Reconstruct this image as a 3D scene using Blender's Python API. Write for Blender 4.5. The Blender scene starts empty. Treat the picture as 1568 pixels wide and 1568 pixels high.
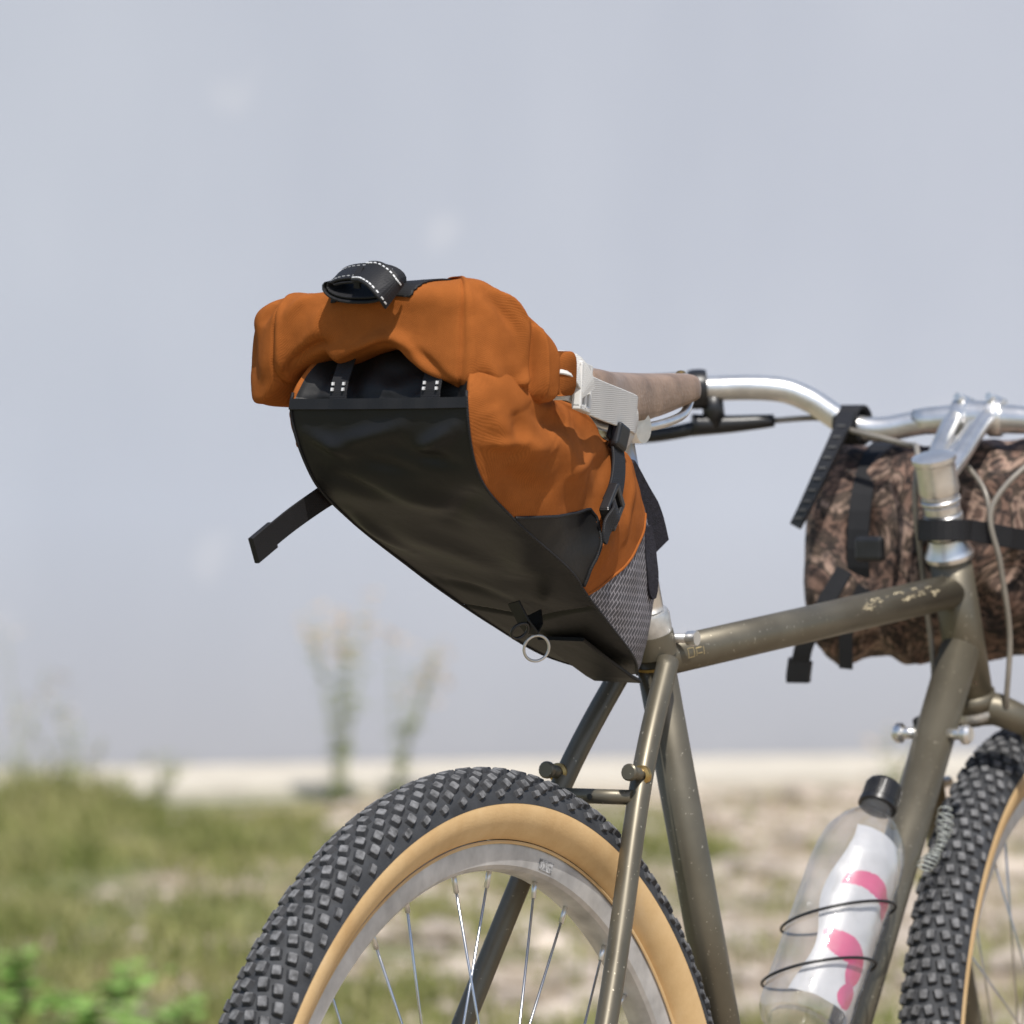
import bpy, math, random
import numpy as np
from math import sin, cos, pi, radians
from mathutils import Vector, Matrix, noise
random.seed(5); rng=np.random.default_rng(5)
scene=bpy.context.scene
scene.view_settings.view_transform='Standard'
scene.view_settings.look='None'
scene.view_settings.exposure=0

# ------------------------------------------------------------ materials
def newmat(name):
    m=bpy.data.materials.new(name); m.use_nodes=True
    return m, m.node_tree.nodes, m.node_tree.links, m.node_tree.nodes['Principled BSDF']
def texco(n,l,scale=(1,1,1)):
    tc=n.new('ShaderNodeTexCoord'); mp=n.new('ShaderNodeMapping'); mp.inputs['Scale'].default_value=scale
    l.new(tc.outputs['Object'],mp.inputs['Vector']); return mp.outputs['Vector']
def noiseN(n,l,vec,scale,detail=4,rough=.55,dist=0):
    t=n.new('ShaderNodeTexNoise'); t.inputs['Scale'].default_value=scale; t.inputs['Detail'].default_value=detail
    t.inputs['Roughness'].default_value=rough; t.inputs['Distortion'].default_value=dist
    l.new(vec,t.inputs['Vector']); return t.outputs['Fac']
def ramp(n,l,fac,stops):
    r=n.new('ShaderNodeValToRGB'); e=r.color_ramp.elements
    while len(e)<len(stops): e.new(.5)
    for i,(p,c) in enumerate(stops):
        e[i].position=p; e[i].color=(c[0],c[1],c[2],1)
    l.new(fac,r.inputs['Fac']); return r.outputs['Color']
def bumpN(n,l,h,strength,dist,b):
    bp=n.new('ShaderNodeBump'); bp.inputs['Strength'].default_value=strength; bp.inputs['Distance'].default_value=dist
    l.new(h,bp.inputs['Height']); l.new(bp.outputs['Normal'],b.inputs['Normal'])
def M(name,col,rough=.5,metal=0,var=.15,vs=30,bump=0,bs=300,bd=.001,spec=.5,sheen=0):
    m,n,l,b=newmat(name); v=texco(n,l)
    f=noiseN(n,l,v,vs,3)
    lo=[c*(1-var) for c in col]; hi=[min(1,c*(1+var)) for c in col]
    l.new(ramp(n,l,f,[(.3,lo),(.7,hi)]),b.inputs['Base Color'])
    b.inputs['Roughness'].default_value=rough; b.inputs['Metallic'].default_value=metal
    b.inputs['Specular IOR Level'].default_value=spec
    if sheen: b.inputs['Sheen Weight'].default_value=sheen
    if bump: bumpN(n,l,noiseN(n,l,v,bs,2),bump,bd,b)
    return m
def fabric(name,col,rough,thread=900,var=.12,bump=.4,vs=25,spec=.3,dark=.6):
    m,n,l,b=newmat(name); v=texco(n,l)
    f=noiseN(n,l,v,vs,4,.6)
    base=ramp(n,l,f,[(.3,[c*(1-var) for c in col]),(.7,[min(1,c*(1+var)) for c in col])])
    def wave(direction):
        w=n.new('ShaderNodeTexWave'); w.bands_direction=direction; w.inputs['Scale'].default_value=thread/6.0
        w.inputs['Distortion'].default_value=1.2; w.inputs['Detail'].default_value=1; l.new(v,w.inputs['Vector']); return w.outputs['Fac']
    add=n.new('ShaderNodeMath'); add.operation='ADD'
    l.new(wave('DIAGONAL'),add.inputs[0]); l.new(wave('Z'),add.inputs[1])
    hf=n.new('ShaderNodeMath'); hf.operation='MULTIPLY'; hf.inputs[1].default_value=.5; l.new(add.outputs[0],hf.inputs[0])
    mx=n.new('ShaderNodeMix'); mx.data_type='RGBA'; mx.blend_type='MULTIPLY'
    mx.inputs[0].default_value=.5
    l.new(base,mx.inputs[6]); 
    l.new(ramp(n,l,hf.outputs[0],[(0,(dark,dark,dark)),(1,(1,1,1))]),mx.inputs[7])
    l.new(mx.outputs[2],b.inputs['Base Color'])
    b.inputs['Roughness'].default_value=rough; b.inputs['Specular IOR Level'].default_value=spec
    bumpN(n,l,hf.outputs[0],bump,.0003,b)
    return m

ORANGE=fabric('orange_canvas',(.375,.116,.027),.95,thread=2300,var=.13,vs=40,spec=.08,bump=.6,dark=.45)
def tarp():
    m,n,l,b=newmat('black_tarpaulin'); v=texco(n,l)
    f=noiseN(n,l,v,14,4)
    l.new(ramp(n,l,f,[(.3,(.0085,.0085,.009)),(.7,(.0145,.014,.014))]),b.inputs['Base Color'])
    b.inputs['Roughness'].default_value=.50; b.inputs['Specular IOR Level'].default_value=.33
    bumpN(n,l,noiseN(n,l,v,17,4,.55,.5),.22,.006,b); return m
TARP=tarp()
WEB=fabric('black_webbing',(.018,.018,.02),.6,thread=1500,bump=.6)
def ripstop():
    m,n,l,b=newmat('grey_ripstop'); v=texco(n,l)
    mp=n.new('ShaderNodeMapping'); mp.inputs['Rotation'].default_value=(0,radians(40),0); l.new(v,mp.inputs['Vector'])
    br=n.new('ShaderNodeTexBrick'); br.inputs['Scale'].default_value=1
    sep=n.new('ShaderNodeSeparateXYZ'); cmb=n.new('ShaderNodeCombineXYZ'); l.new(mp.outputs[0],sep.inputs[0])
    l.new(sep.outputs[0],cmb.inputs[0]); l.new(sep.outputs[2],cmb.inputs[1]); l.new(cmb.outputs[0],br.inputs['Vector'])
    br.inputs['Brick Width'].default_value=.009; br.inputs['Row Height'].default_value=.0042; br.inputs['Mortar Size'].default_value=.0005
    br.inputs['Color1'].default_value=(.085,.080,.088,1); br.inputs['Color2'].default_value=(.07,.066,.073,1); br.inputs['Mortar'].default_value=(.36,.34,.36,1)
    l.new(br.outputs['Color'],b.inputs['Base Color']); b.inputs['Roughness'].default_value=.7
    return m
RIP=ripstop()
BLACKPL=M('black_plastic',(.016,.016,.017),.35,0,.2,60)
VELCRO=M('velcro',(.02,.019,.028),.95,0,.4,300,bump=.8,bs=900)
WHITEWEB=fabric('white_webbing',(.66,.65,.62),.7,thread=1300,var=.06,bump=.5,dark=.75)
WHITEPL=M('white_plastic',(.68,.67,.64),.35,0,.05,40)
STITCH=M('reflective_thread',(.70,.70,.70),.5,0,.05)
STEEL=M('polished_alloy',(.78,.77,.75),.30,.85,.14,50,bump=.2,bs=120)
ALLOY=M('brushed_alloy',(.62,.61,.59),.42,.7,.2,90,bump=.15,bs=500)
RIMM=M('rim_alloy',(.60,.59,.58),.45,.45,.22,40,bump=.12,bs=400)
SPOKE=M('spoke_steel',(.6,.6,.6),.25,1,.1)
BRASS=M('brass',(.5,.33,.12),.35,.9,.2,100)
def framepaint():
    m,n,l,b=newmat('bronze_frame_paint'); v=texco(n,l)
    f=noiseN(n,l,v,12,5,.6); f2=noiseN(n,l,v,330,2,.5)
    c=ramp(n,l,f,[(.3,(.122,.106,.076)),(.7,(.180,.161,.120))])
    k=ramp(n,l,f2,[(.705,(0,0,0)),(.73,(1,1,1))])
    mx=n.new('ShaderNodeMix'); mx.data_type='RGBA'; l.new(k,mx.inputs[0]); l.new(c,mx.inputs[6]); mx.inputs[7].default_value=(.46,.41,.32,1)
    l.new(mx.outputs[2],b.inputs['Base Color']); b.inputs['Metallic'].default_value=.5
    l.new(ramp(n,l,f,[(.3,(.33,.33,.33)),(.7,(.50,.50,.50))]),b.inputs['Roughness'])
    return m
FRAME=framepaint()
RUBBER=M('black_tyre_rubber',(.038,.040,.044),.75,0,.35,50,bump=.3,bs=700)
KNOB=M('dusty_knob_rubber',(.135,.135,.138),.85,0,.65,160,bump=.5,bs=600)
KNOB2=M('knob_flank_rubber',(.050,.051,.055),.85,0,.4,130)
def tanwall():
    m,n,l,b=newmat('tan_sidewall'); v=texco(n,l)
    f=noiseN(n,l,v,14,5,.65)
    c=ramp(n,l,f,[(.3,(.62,.39,.17)),(.55,(.75,.51,.25)),(.75,(.80,.58,.33))])
    l.new(c,b.inputs['Base Color']); b.inputs['Roughness'].default_value=.75
    bumpN(n,l,noiseN(n,l,v,500,2),.3,.0005,b); return m
TAN=tanwall()
LEATHER=M('brown_leather',(.27,.185,.13),.42,0,.30,40,bump=.5,bs=300)
def camo():
    m,n,l,b=newmat('camouflage_fabric'); v=texco(n,l,(1,1,1))
    a=noiseN(n,l,v,11,4,.60,2.8); a2=noiseN(n,l,v,38,3,.7,2.0)
    c=ramp(n,l,a,[(.30,(.014,.011,.010)),(.39,(.07,.042,.032)),(.45,(.26,.165,.125)),(.49,(.05,.035,.028)),(.54,(.10,.070,.050)),(.58,(.42,.30,.235)),(.64,(.14,.085,.065)),(.73,(.02,.017,.014))])
    d=ramp(n,l,a2,[(.40,(.22,.21,.22)),(.5,(.85,.82,.80)),(.62,(1.0,.95,.92))])
    mx=n.new('ShaderNodeMix'); mx.data_type='RGBA'; mx.blend_type='MULTIPLY'; mx.inputs[0].default_value=1
    l.new(c,mx.inputs[6]); l.new(d,mx.inputs[7]); l.new(mx.outputs[2],b.inputs['Base Color'])
    b.inputs['Roughness'].default_value=.8
    return m
CAMO=camo()
def clear():
    m=bpy.data.materials.new('clear_plastic'); m.use_nodes=True; n=m.node_tree.nodes; l=m.node_tree.links; n.clear()
    o=n.new('ShaderNodeOutputMaterial'); tr=n.new('ShaderNodeBsdfTransparent'); tr.inputs[0].default_value=(.96,.96,.96,1)
    g=n.new('ShaderNodeBsdfGlossy'); g.inputs['Roughness'].default_value=.08
    d2=n.new('ShaderNodeBsdfDiffuse'); d2.inputs[0].default_value=(.8,.8,.8,1)
    tc=n.new('ShaderNodeTexCoord'); nz=n.new('ShaderNodeTexNoise'); nz.inputs['Scale'].default_value=45; nz.inputs['Detail'].default_value=3; l.new(tc.outputs['Object'],nz.inputs['Vector'])
    bm=n.new('ShaderNodeBump'); bm.inputs['Strength'].default_value=.45; bm.inputs['Distance'].default_value=.003; l.new(nz.outputs['Fac'],bm.inputs['Height']); l.new(bm.outputs[0],g.inputs['Normal'])
    lw=n.new('ShaderNodeLayerWeight'); lw.inputs[0].default_value=.5
    pw=n.new('ShaderNodeMath'); pw.operation='POWER'; pw.inputs[1].default_value=2.8; l.new(lw.outputs['Facing'],pw.inputs[0])
    ma=n.new('ShaderNodeMath'); ma.operation='MULTIPLY_ADD'; ma.inputs[1].default_value=.6; ma.inputs[2].default_value=.08; l.new(pw.outputs[0],ma.inputs[0])
    m1=n.new('ShaderNodeMixShader'); m1.inputs[0].default_value=.08
    l.new(tr.outputs[0],m1.inputs[1]); l.new(d2.outputs[0],m1.inputs[2])
    m2=n.new('ShaderNodeMixShader'); l.new(ma.outputs[0],m2.inputs[0]); l.new(m1.outputs[0],m2.inputs[1]); l.new(g.outputs[0],m2.inputs[2])
    l.new(m2.outputs[0],o.inputs[0]); return m
CLEAR=clear()
LABELW=M('white_label',(.56,.56,.57),.4,0,.10,50)
PINK=M('pink_label',(.58,.075,.19),.4,0,.08,60)
CABLE=M('cable_housing',(.26,.235,.20),.4,.2,.2)
DECAL=M('gold_decal',(.50,.38,.18),.5,.2,.2,200)

# ------------------------------------------------------------ mesh helpers
def obj(name,verts,faces,mats,parent=None,smooth=True,midx=None,loc=None):
    me=bpy.data.meshes.new(name); me.from_pydata([tuple(v) for v in verts],[],faces)
    if not isinstance(mats,(list,tuple)): mats=[mats]
    for m in mats: me.materials.append(m)
    if midx is not None: me.polygons.foreach_set('material_index',midx)
    me.polygons.foreach_set('use_smooth',[smooth]*len(me.polygons))
    me.update(); o=bpy.data.objects.new(name,me); scene.collection.objects.link(o)
    if parent: o.parent=parent
    if loc: o.location=loc
    return o
def cr(pts,n=8,closed=False):
    P=[Vector(p) for p in pts]; out=[]; N=len(P)
    rng_=range(N) if closed else range(N-1)
    for i in rng_:
        if closed: a,b,c,d=P[(i-1)%N],P[i],P[(i+1)%N],P[(i+2)%N]
        else: a=P[max(i-1,0)];b=P[i];c=P[i+1];d=P[min(i+2,N-1)]
        for k in range(n):
            t=k/n
            out.append(.5*((2*b)+(c-a)*t+(2*a-5*b+4*c-d)*t*t+(3*b-a-3*c+d)*t**3))
    if not closed: out.append(P[-1].copy())
    return out
def tubegeo(pts,rad,seg=16,closed=False,cap=True):
    P=[Vector(p) for p in pts]; N=len(P)
    if not isinstance(rad,(list,tuple)): rad=[rad]*N
    if len(rad)!=N:
        rad=[rad[0]+(rad[-1]-rad[0])*i/(N-1) for i in range(N)]
    T=[]
    for i in range(N):
        if closed: t=P[(i+1)%N]-P[i-1]
        else: t=P[min(i+1,N-1)]-P[max(i-1,0)]
        T.append(t.normalized())
    up=Vector((0,0,1)) if abs(T[0].z)<.9 else Vector((0,1,0))
    nrm=(up-T[0]*up.dot(T[0])).normalized(); verts=[];faces=[]
    for i in range(N):
        nrm=(nrm-T[i]*nrm.dot(T[i])).normalized(); bi=T[i].cross(nrm)
        for k in range(seg):
            a=2*pi*k/seg; verts.append(P[i]+rad[i]*(nrm*cos(a)+bi*sin(a)))
    R=N if closed else N-1
    for i in range(R):
        for k in range(seg):
            a=i*seg+k;b=i*seg+(k+1)%seg;c=((i+1)%N)*seg+(k+1)%seg;d=((i+1)%N)*seg+k
            faces.append((a,b,c,d))
    if cap and not closed:
        faces.append(tuple(range(seg-1,-1,-1))); faces.append(tuple((N-1)*seg+k for k in range(seg)))
    return verts,faces
def tube(name,pts,rad,mat,parent,seg=16,closed=False,cap=True):
    v,f=tubegeo(pts,rad,seg,closed,cap); o=obj(name,v,f,mat,parent)
    if cap and not closed:
        n=len(o.data.polygons)
        for i in (n-1,n-2): o.data.polygons[i].use_smooth=False
    return o
def join_geo(lst):
    V=[];F=[]
    for v,f in lst:
        k=len(V); V+=list(v); F+=[tuple(i+k for i in q) for q in f]
    return V,F
def ribbon(name,pts,w,t,wdir,mat,parent):
    P=[Vector(p) for p in pts];N=len(P);V=[];F=[]
    if not isinstance(w,(list,tuple)): w=[w]*N
    for i in range(N):
        T=(P[min(i+1,N-1)]-P[max(i-1,0)]).normalized()
        wd=Vector(wdir[i]) if isinstance(wdir,list) else Vector(wdir)
        wd=(wd-T*wd.dot(T)).normalized(); n_=T.cross(wd)
        h=w[i]/2
        for a,b in ((-1,-.5),(-.96,-1),(.96,-1),(1,-.5),(1,.5),(.96,1),(-.96,1),(-1,.5)):
            V.append(P[i]+wd*h*a+n_*t/2*b)
    for i in range(N-1):
        for k in range(8):
            F.append((i*8+k,i*8+(k+1)%8,(i+1)*8+(k+1)%8,(i+1)*8+k))
    F.append(tuple(range(7,-1,-1)));F.append(tuple((N-1)*8+k for k in range(8)))
    o=obj(name,V,F,mat,parent,smooth=False); return o
def lathe(name,prof,origin,axis,mat,parent,seg=32,closed=False):
    ax=Vector(axis).normalized(); a=ax.orthogonal().normalized(); b=ax.cross(a); O=Vector(origin)
    V=[];F=[];n=len(prof)
    for k in range(seg):
        t=2*pi*k/seg; d=a*cos(t)+b*sin(t)
        for r,s in prof: V.append(O+d*r+ax*s)
    for k in range(seg):
        for i in range(n if closed else n-1):
            F.append((k*n+i,k*n+(i+1)%n,((k+1)%seg)*n+(i+1)%n,((k+1)%seg)*n+i))
    o=obj(name,V,F,mat,parent)
    try: o.data.set_sharp_from_angle(angle=radians(35))
    except Exception: pass
    return o
def boxgeo(c,ex,ey,ez):
    c=Vector(c);ex=Vector(ex);ey=Vector(ey);ez=Vector(ez)
    V=[c+sx*ex+sy*ey+sz*ez for sx in(-1,1) for sy in(-1,1) for sz in(-1,1)]
    F=[(0,1,3,2),(4,6,7,5),(0,4,5,1),(2,3,7,6),(0,2,6,4),(1,5,7,3)]
    return V,F
def bevel(o,w,seg=2):
    m=o.modifiers.new('b','BEVEL'); m.width=w; m.segments=seg; return o
def empty(name,bike=True):
    e=bpy.data.objects.new(name,None); scene.collection.objects.link(e); e.empty_display_size=.2
    if bike:
        e.location=(-.0186,4.0,0); e.rotation_euler=(0,0,radians(59))
    return e

# ------------------------------------------------------------ bicycle
bike=empty('bicycle')
HB=Vector((.800,0,.765)); HT=Vector((.757,0,.885))
hax=(HT-HB).normalized(); DEL=radians(9)
SM=Matrix.Translation(HB)@Matrix.Rotation(DEL,4,hax)@Matrix.Translation(-HB)
def wheel(prefix,center,Mx):
    R0=.341; rm=.0265; seg=220
    def tf(V): return [Mx@Vector(v) for v in V]
    def lat(prof,seg,closed=False):
        V=[];F=[];n=len(prof)
        for k in range(seg):
            t=2*pi*k/seg
            for r,y in prof: V.append((center[0]+r*cos(t),center[1]+y,center[2]+r*sin(t)))
        for k in range(seg):
            for i in range(n if closed else n-1):
                F.append((k*n+i,((k+1)%seg)*n+i,((k+1)%seg)*n+(i+1)%n,k*n+(i+1)%n))
        return tf(V),F
    def arc(a0,a1,n,r=rm): return [(R0+r*cos(radians(a0+(a1-a0)*i/n)),r*sin(radians(a0+(a1-a0)*i/n))) for i in range(n+1)]
    v,f=lat(arc(-80,80,20),seg); obj(prefix+'_tyre_casing',v,f,RUBBER,bike)
    for s in (1,-1):
        pr=arc(80*s,146*s,12,rm-.0002)
        v,f=lat(pr,seg); obj(prefix+'_tan_sidewall',v,f,TAN,bike)
        v,f=lat([(.3185,s*.0150),(.3175,s*.0165),(.3160,s*.0150)],seg); obj(prefix+'_tyre_bead',v,f,TAN,bike)
    V=[];F=[];mi=[]
    N=172
    oc=[(1,-.72),(1,.72),(.78,1),(-.78,1),(-1,.72),(-1,-.72),(-.78,-1),(.78,-1)]
    for k in range(N):
        rows=[-48,-24,0,24,48] if k%2==0 else [-63,-36,-12,12,36,63]
        for a in rows:
            A=radians(a+random.uniform(-1.5,1.5)); th=2*pi*(k+random.uniform(-.07,.07))/N
            er=Vector((cos(th),0,sin(th))); et=Vector((-sin(th),0,cos(th))); ey=Vector((0,1,0))
            n_=er*cos(A)+ey*sin(A); b_=-er*sin(A)+ey*cos(A)
            tw=radians((16 if a>0 else -16 if a<0 else 0)+random.uniform(-4,4))
            e1=et*cos(tw)+b_*sin(tw); e2=b_*cos(tw)-et*sin(tw)
            c0=Vector(center)+er*(R0)+n_*(rm-.0006)
            h=.0044 if abs(a)<60 else .0032
            lw=.0035 if abs(a)<60 else .0025; ll=.0044 if abs(a)<60 else .0042
            ll*=random.uniform(.93,1.07)
            i0=len(V)
            for (hh,sc) in ((0,1.22),(h*.88,.94),(h,.84)):
                for sx,sy in oc: V.append(c0+n_*hh+e1*ll*sc*sx+e2*lw*sc*sy)
            F.append(tuple(i0+16+j for j in range(8))); mi.append(0)
            for q in (0,8):
                for j in range(8): F.append((i0+q+j,i0+q+(j+1)%8,i0+q+8+(j+1)%8,i0+q+8+j)); mi.append(1 if q==0 else 0)
    obj(prefix+'_tyre_knobs',tf(V),F,[KNOB,KNOB2],bike,smooth=False,midx=mi)
    rim=[(.3185,-.0135),(.3185,-.0118),(.306,-.0095),(.306,.0095),(.3185,.0118),(.3185,.0135),(.313,.0140),(.3005,.0128),(.2975,.0105),(.2960,.006),(.2955,0),(.2960,-.006),(.2975,-.0105),(.3005,-.0128),(.313,-.0140)]
    v,f=lat(rim,180,True); o=obj(prefix+'_rim',v,f,RIMM,bike)
    try:o.data.set_sharp_from_angle(angle=radians(30))
    except Exception: pass
    G=[];NP=[]
    for k in range(32):
        th=2*pi*(k+.5)/32; side=1 if k%2 else -1; dirn=1 if (k//2)%2 else -1
        hth=th+dirn*radians(62)
        p1=Vector(center)+Vector((.0225*cos(hth),side*.029,.0225*sin(hth)))
        p2=Vector(center)+Vector((.296*cos(th),side*.0025,.296*sin(th)))
        d=(p2-p1).normalized()
        G.append(tubegeo([p1,p2],.0010,8)); NP.append(tubegeo([p2-d*.013,p2+d*.002],.0020,8))
    v,f=join_geo(G); obj(prefix+'_spokes',tf(v),f,SPOKE,bike)
    v,f=join_geo(NP); obj(prefix+'_spoke_nipples',tf(v),f,STEEL,bike)
    hub=[(0,-.06),(.006,-.06),(.006,-.036),(.014,-.034),(.027,-.031),(.027,-.028),(.016,-.024),(.013,0),(.016,.024),(.027,.028),(.027,.031),(.014,.034),(.006,.036),(.006,.06),(0,.06)]
    v,f=lat(hub,32); obj(prefix+'_hub',v,f,ALLOY,bike)
I4=Matrix.Identity(4)
RA=(-.021,0,.370)
wheel('rear',RA,I4)
FA=Vector((.965,0,.37))
wheel('front',tuple(FA),SM)
V=[];F=[]
for i in range(9):
    a=radians(72.5+3.6*i/8)
    for r,y in((.3105,-.01425),(.3025,-.01345)): V.append((RA[0]+r*cos(a),y,RA[2]+r*sin(a)))
for i in range(8): F.append((2*i,2*i+1,2*i+3,2*i+2))
obj('rim_sticker',V,F,M('rim_sticker_print',(.38,.38,.38),.5,0,.9,420),bike)

BB=Vector((.437,0,.300)); STT=Vector((.2435,0,.828))
tube('seat_tube',[BB,STT],.0150,FRAME,bike,32)
tube('top_tube',[(.250,0,.813),(.764,0,.858)],.0146,FRAME,bike,32)
tube('down_tube',[(.776,0,.808),BB],.0172,FRAME,bike,32)
tube('head_tube',[HB+hax*-.006,HT],.0182,FRAME,bike,32)
tube('head_tube_lower_ring',[HB-hax*.008,HB+hax*.006],.0200,FRAME,bike,32)
lathe('bottom_bracket_shell',[(0,-.036),(.021,-.036),(.021,.036),(0,.036)],BB,(0,1,0),FRAME,bike)
sa=(STT-BB).normalized()
lathe('seat_collar',[(.0150,-.012),(.0180,-.012),(.0184,-.004),(.0180,.006),(.0150,.006)],STT,sa,FRAME,bike)
lathe('seatpost_clamp',[(.0136,-.004),(.0172,-.004),(.0176,.000),(.0176,.010),(.0166,.013),(.0136,.013)],STT+sa*.010,sa,ALLOY,bike)
tube('seat_binder_bolt',[(.262,-.026,.829),(.262,.02,.829)],.0038,ALLOY,bike,12)
lathe('binder_head',[(0,-.004),(.0056,-.004),(.0060,0),(.0056,.004),(0,.004)],(.262,-.026,.829),(0,1,0),STEEL,bike,20)
lathe('seat_tube_brass_ring',[(.0151,-.0012),(.0161,-.001),(.0161,.001),(.0151,.0012)],STT-sa*.020,sa,BRASS,bike)
tube('seatpost',[STT-sa*.05,Vector((.188,0,.985))],.0134,STEEL,bike,32)
for s,end in ((-1,(-.018,-.068,.375)),(1,(-.018,.090,.375))):
    pts=cr([(.238,s*.018,.812),(.168,s*.034,.722),(.082,(s*.034+end[1])/2*1.06,.553),end],8)
    tube('seat_stay_right' if s<0 else 'seat_stay_left',pts,[.0085]*(len(pts)-4)+[.008,.0075,.007,.006],FRAME,bike,20)
    c=Vector((.170,s*.036,.728))
    lathe('brake_boss_ring',[(.0055,-.001),(.0078,0),(.0078,.004),(.0055,.005)],c+Vector((-.003,0,0)),(-1,s*.0,.05),BRASS,bike,20)
    tube('brake_boss',[c+Vector((-.001,0,0)),c+Vector((-.020,0,.003))],.0050,FRAME,bike,16)
    lathe('brake_boss_end',[(0,.0),(.0055,0),(.0066,.001),(.0066,.004),(.0055,.005),(0,.005)],c+Vector((-.020,0,.003)),(-1,0,.1),FRAME,bike,16)
    tube('chain_stay',cr([BB+Vector((-.01,s*.02,0)),(.30,s*.040,.318),(-.02,s*.066,.365)],6),[.0105,.0075],FRAME,bike,16)
tube('stay_bridge',[(.156,.034,.712),(.156,-.034,.712)],.0057,FRAME,bike,16)
lathe('bridge_hole',[(0,0),(.0022,0),(.0024,.0006),(0,.0007)],(.1500,0,.712),(-1,0,0),BLACKPL,bike,12)
lathe('chainring',[(.07,-.001),(.078,-.001),(.080,0),(.078,.001),(.07,.001)],BB+Vector((0,-.045,0)),(0,1,0),ALLOY,bike,48,True)
tube('crank_right',[BB+Vector((0,-.055,0)),BB+Vector((.12,-.06,-.12))],[.013,.010],ALLOY,bike)
tube('crank_left',[BB+Vector((0,.055,0)),BB+Vector((-.12,.06,.12))],[.013,.010],ALLOY,bike)
tube('crank_axle',[BB+Vector((0,-.06,0)),BB+Vector((0,.06,0))],.009,ALLOY,bike)
for k in range(5):
    a=2*pi*k/5; tube('chainring_arm',[BB+Vector((0,-.045,0)),BB+Vector((.071*cos(a),-.045,.071*sin(a)))],[.008,.005],ALLOY,bike,8)
def S(p): return SM@Vector(p)
crown=HB-hax*.014
tube('fork_crown',[S(crown+Vector((.012,.050,-.012))),S(crown+Vector((.002,.02,.003))),S(crown+Vector((0,0,.006))),S(crown+Vector((.002,-.02,.003))),S(crown+Vector((.012,-.050,-.012)))],[.012,.014,.0165,.014,.012],FRAME,bike,20)
for s in (1,-1):
    pts=cr([crown+Vector((.008,s*.046,-.004)),crown+Vector((.03,s*.052,-.06)),(.895,s*.054,.54),(.948,s*.053,.41),(.965,s*.053,.372)],6)
    pts=[S(p) for p in pts]; tube('fork_blade',pts,[.0125,.0075],FRAME,bike,20)
    c=S((.843,s*.054,.69)); tube('fork_boss',[c,c+Vector((.03,0,.003))],.005,ALLOY,bike,12)
tube('fork_steerer',[S(HB-hax*.02),S(HB+hax*.01)],.0165,FRAME,bike,20)
def hp(s): return HT+hax*s
lathe('headset_top_cup',[(.0175,0),(.0205,.002),(.0215,.006),(.0190,.011),(.017,.016),(.0160,.020)],HT-hax*.001,hax,STEEL,bike,40)
lathe('headset_lower_cup',[(.0175,0),(.0200,-.002),(.0205,-.006),(.018,-.010)],HB-hax*.006,hax,ALLOY,bike,40)
for i,(a,b,r) in enumerate([(.019,.034,.0150),(.034,.041,.0168),(.0415,.050,.0158),(.0505,.055,.0172),(.0552,.059,.0162)]):
    lathe('headset_spacer',[(.012,a),(r-.001,a),(r,a+.0012),(r,b-.0012),(r-.001,b),(.012,b)],HT,hax,STEEL,bike,40)
lathe('stem_steerer_clamp',[(0,.059),(.0165,.059),(.0178,.062),(.0172,.070),(.0172,.086),(.0190,.088),(.0190,.092),(.014,.0935),(.010,.0945),(0,.0945)],HT,hax,STEEL,bike,40)
clampc=Vector((.845,.016,1.006))
for s in (-1,1):
    tube('stem_arm',cr([hp(.074)+Vector((0,s*.008,0)),hp(.082)+Vector((.03,.004+s*.011,.008)),clampc+Vector((-.022,s*.015,-.004)),clampc+Vector((0,s*.015,0))],5),[.0085,.0075],STEEL,bike,20)
tube('stem_web',[hp(.072),clampc+Vector((-.01,0,-.006))],[.009,.006],STEEL,bike,16)
fl=Vector((cos(DEL),sin(DEL),0)); ll=Vector((-sin(DEL),cos(DEL),0))
lathe('stem_bar_clamp',[(.0118,-.022),(.0155,-.022),(.0168,-.019),(.0168,-.010),(.0145,-.008),(.0145,.008),(.0168,.010),(.0168,.019),(.0155,.022),(.0118,.022)],clampc,ll,STEEL,bike,32)
for s in(-1,1):
    tube('stem_clamp_bolt',[clampc+ll*s*.014+Vector((-.012,0,.018)),clampc+ll*s*.014+Vector((.018,0,.013))],.0035,STEEL,bike,10)
def SB(f,l_,z): return Vector((clampc.x,clampc.y,0))+fl*f+ll*l_+Vector((0,0,z))
half=[(0,0,1.006),(-.002,.05,1.002),(-.006,.088,.996),(-.010,.116,1.001),(-.020,.150,1.023),(-.030,.182,1.032),(-.054,.250,1.031),(-.088,.33,1.026),(-.12,.40,1.021)]
pts=[SB(f,-l_,z) for f,l_,z in reversed(half[1:])]+[SB(*h) for h in half]
bp=cr(pts,8)
tube('handlebar',bp,.0108,STEEL,bike,24)
bl=[SB(-.002*abs(q)/.05,q,1.006-.003*abs(q)/.05) for q in(-.058,-.046,-.03,0,.03,.046,.058)]
tube('handlebar_centre_bulge',bl,[.0106,.0118,.0124,.0124,.0124,.0118,.0106],STEEL,bike,24)
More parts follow.
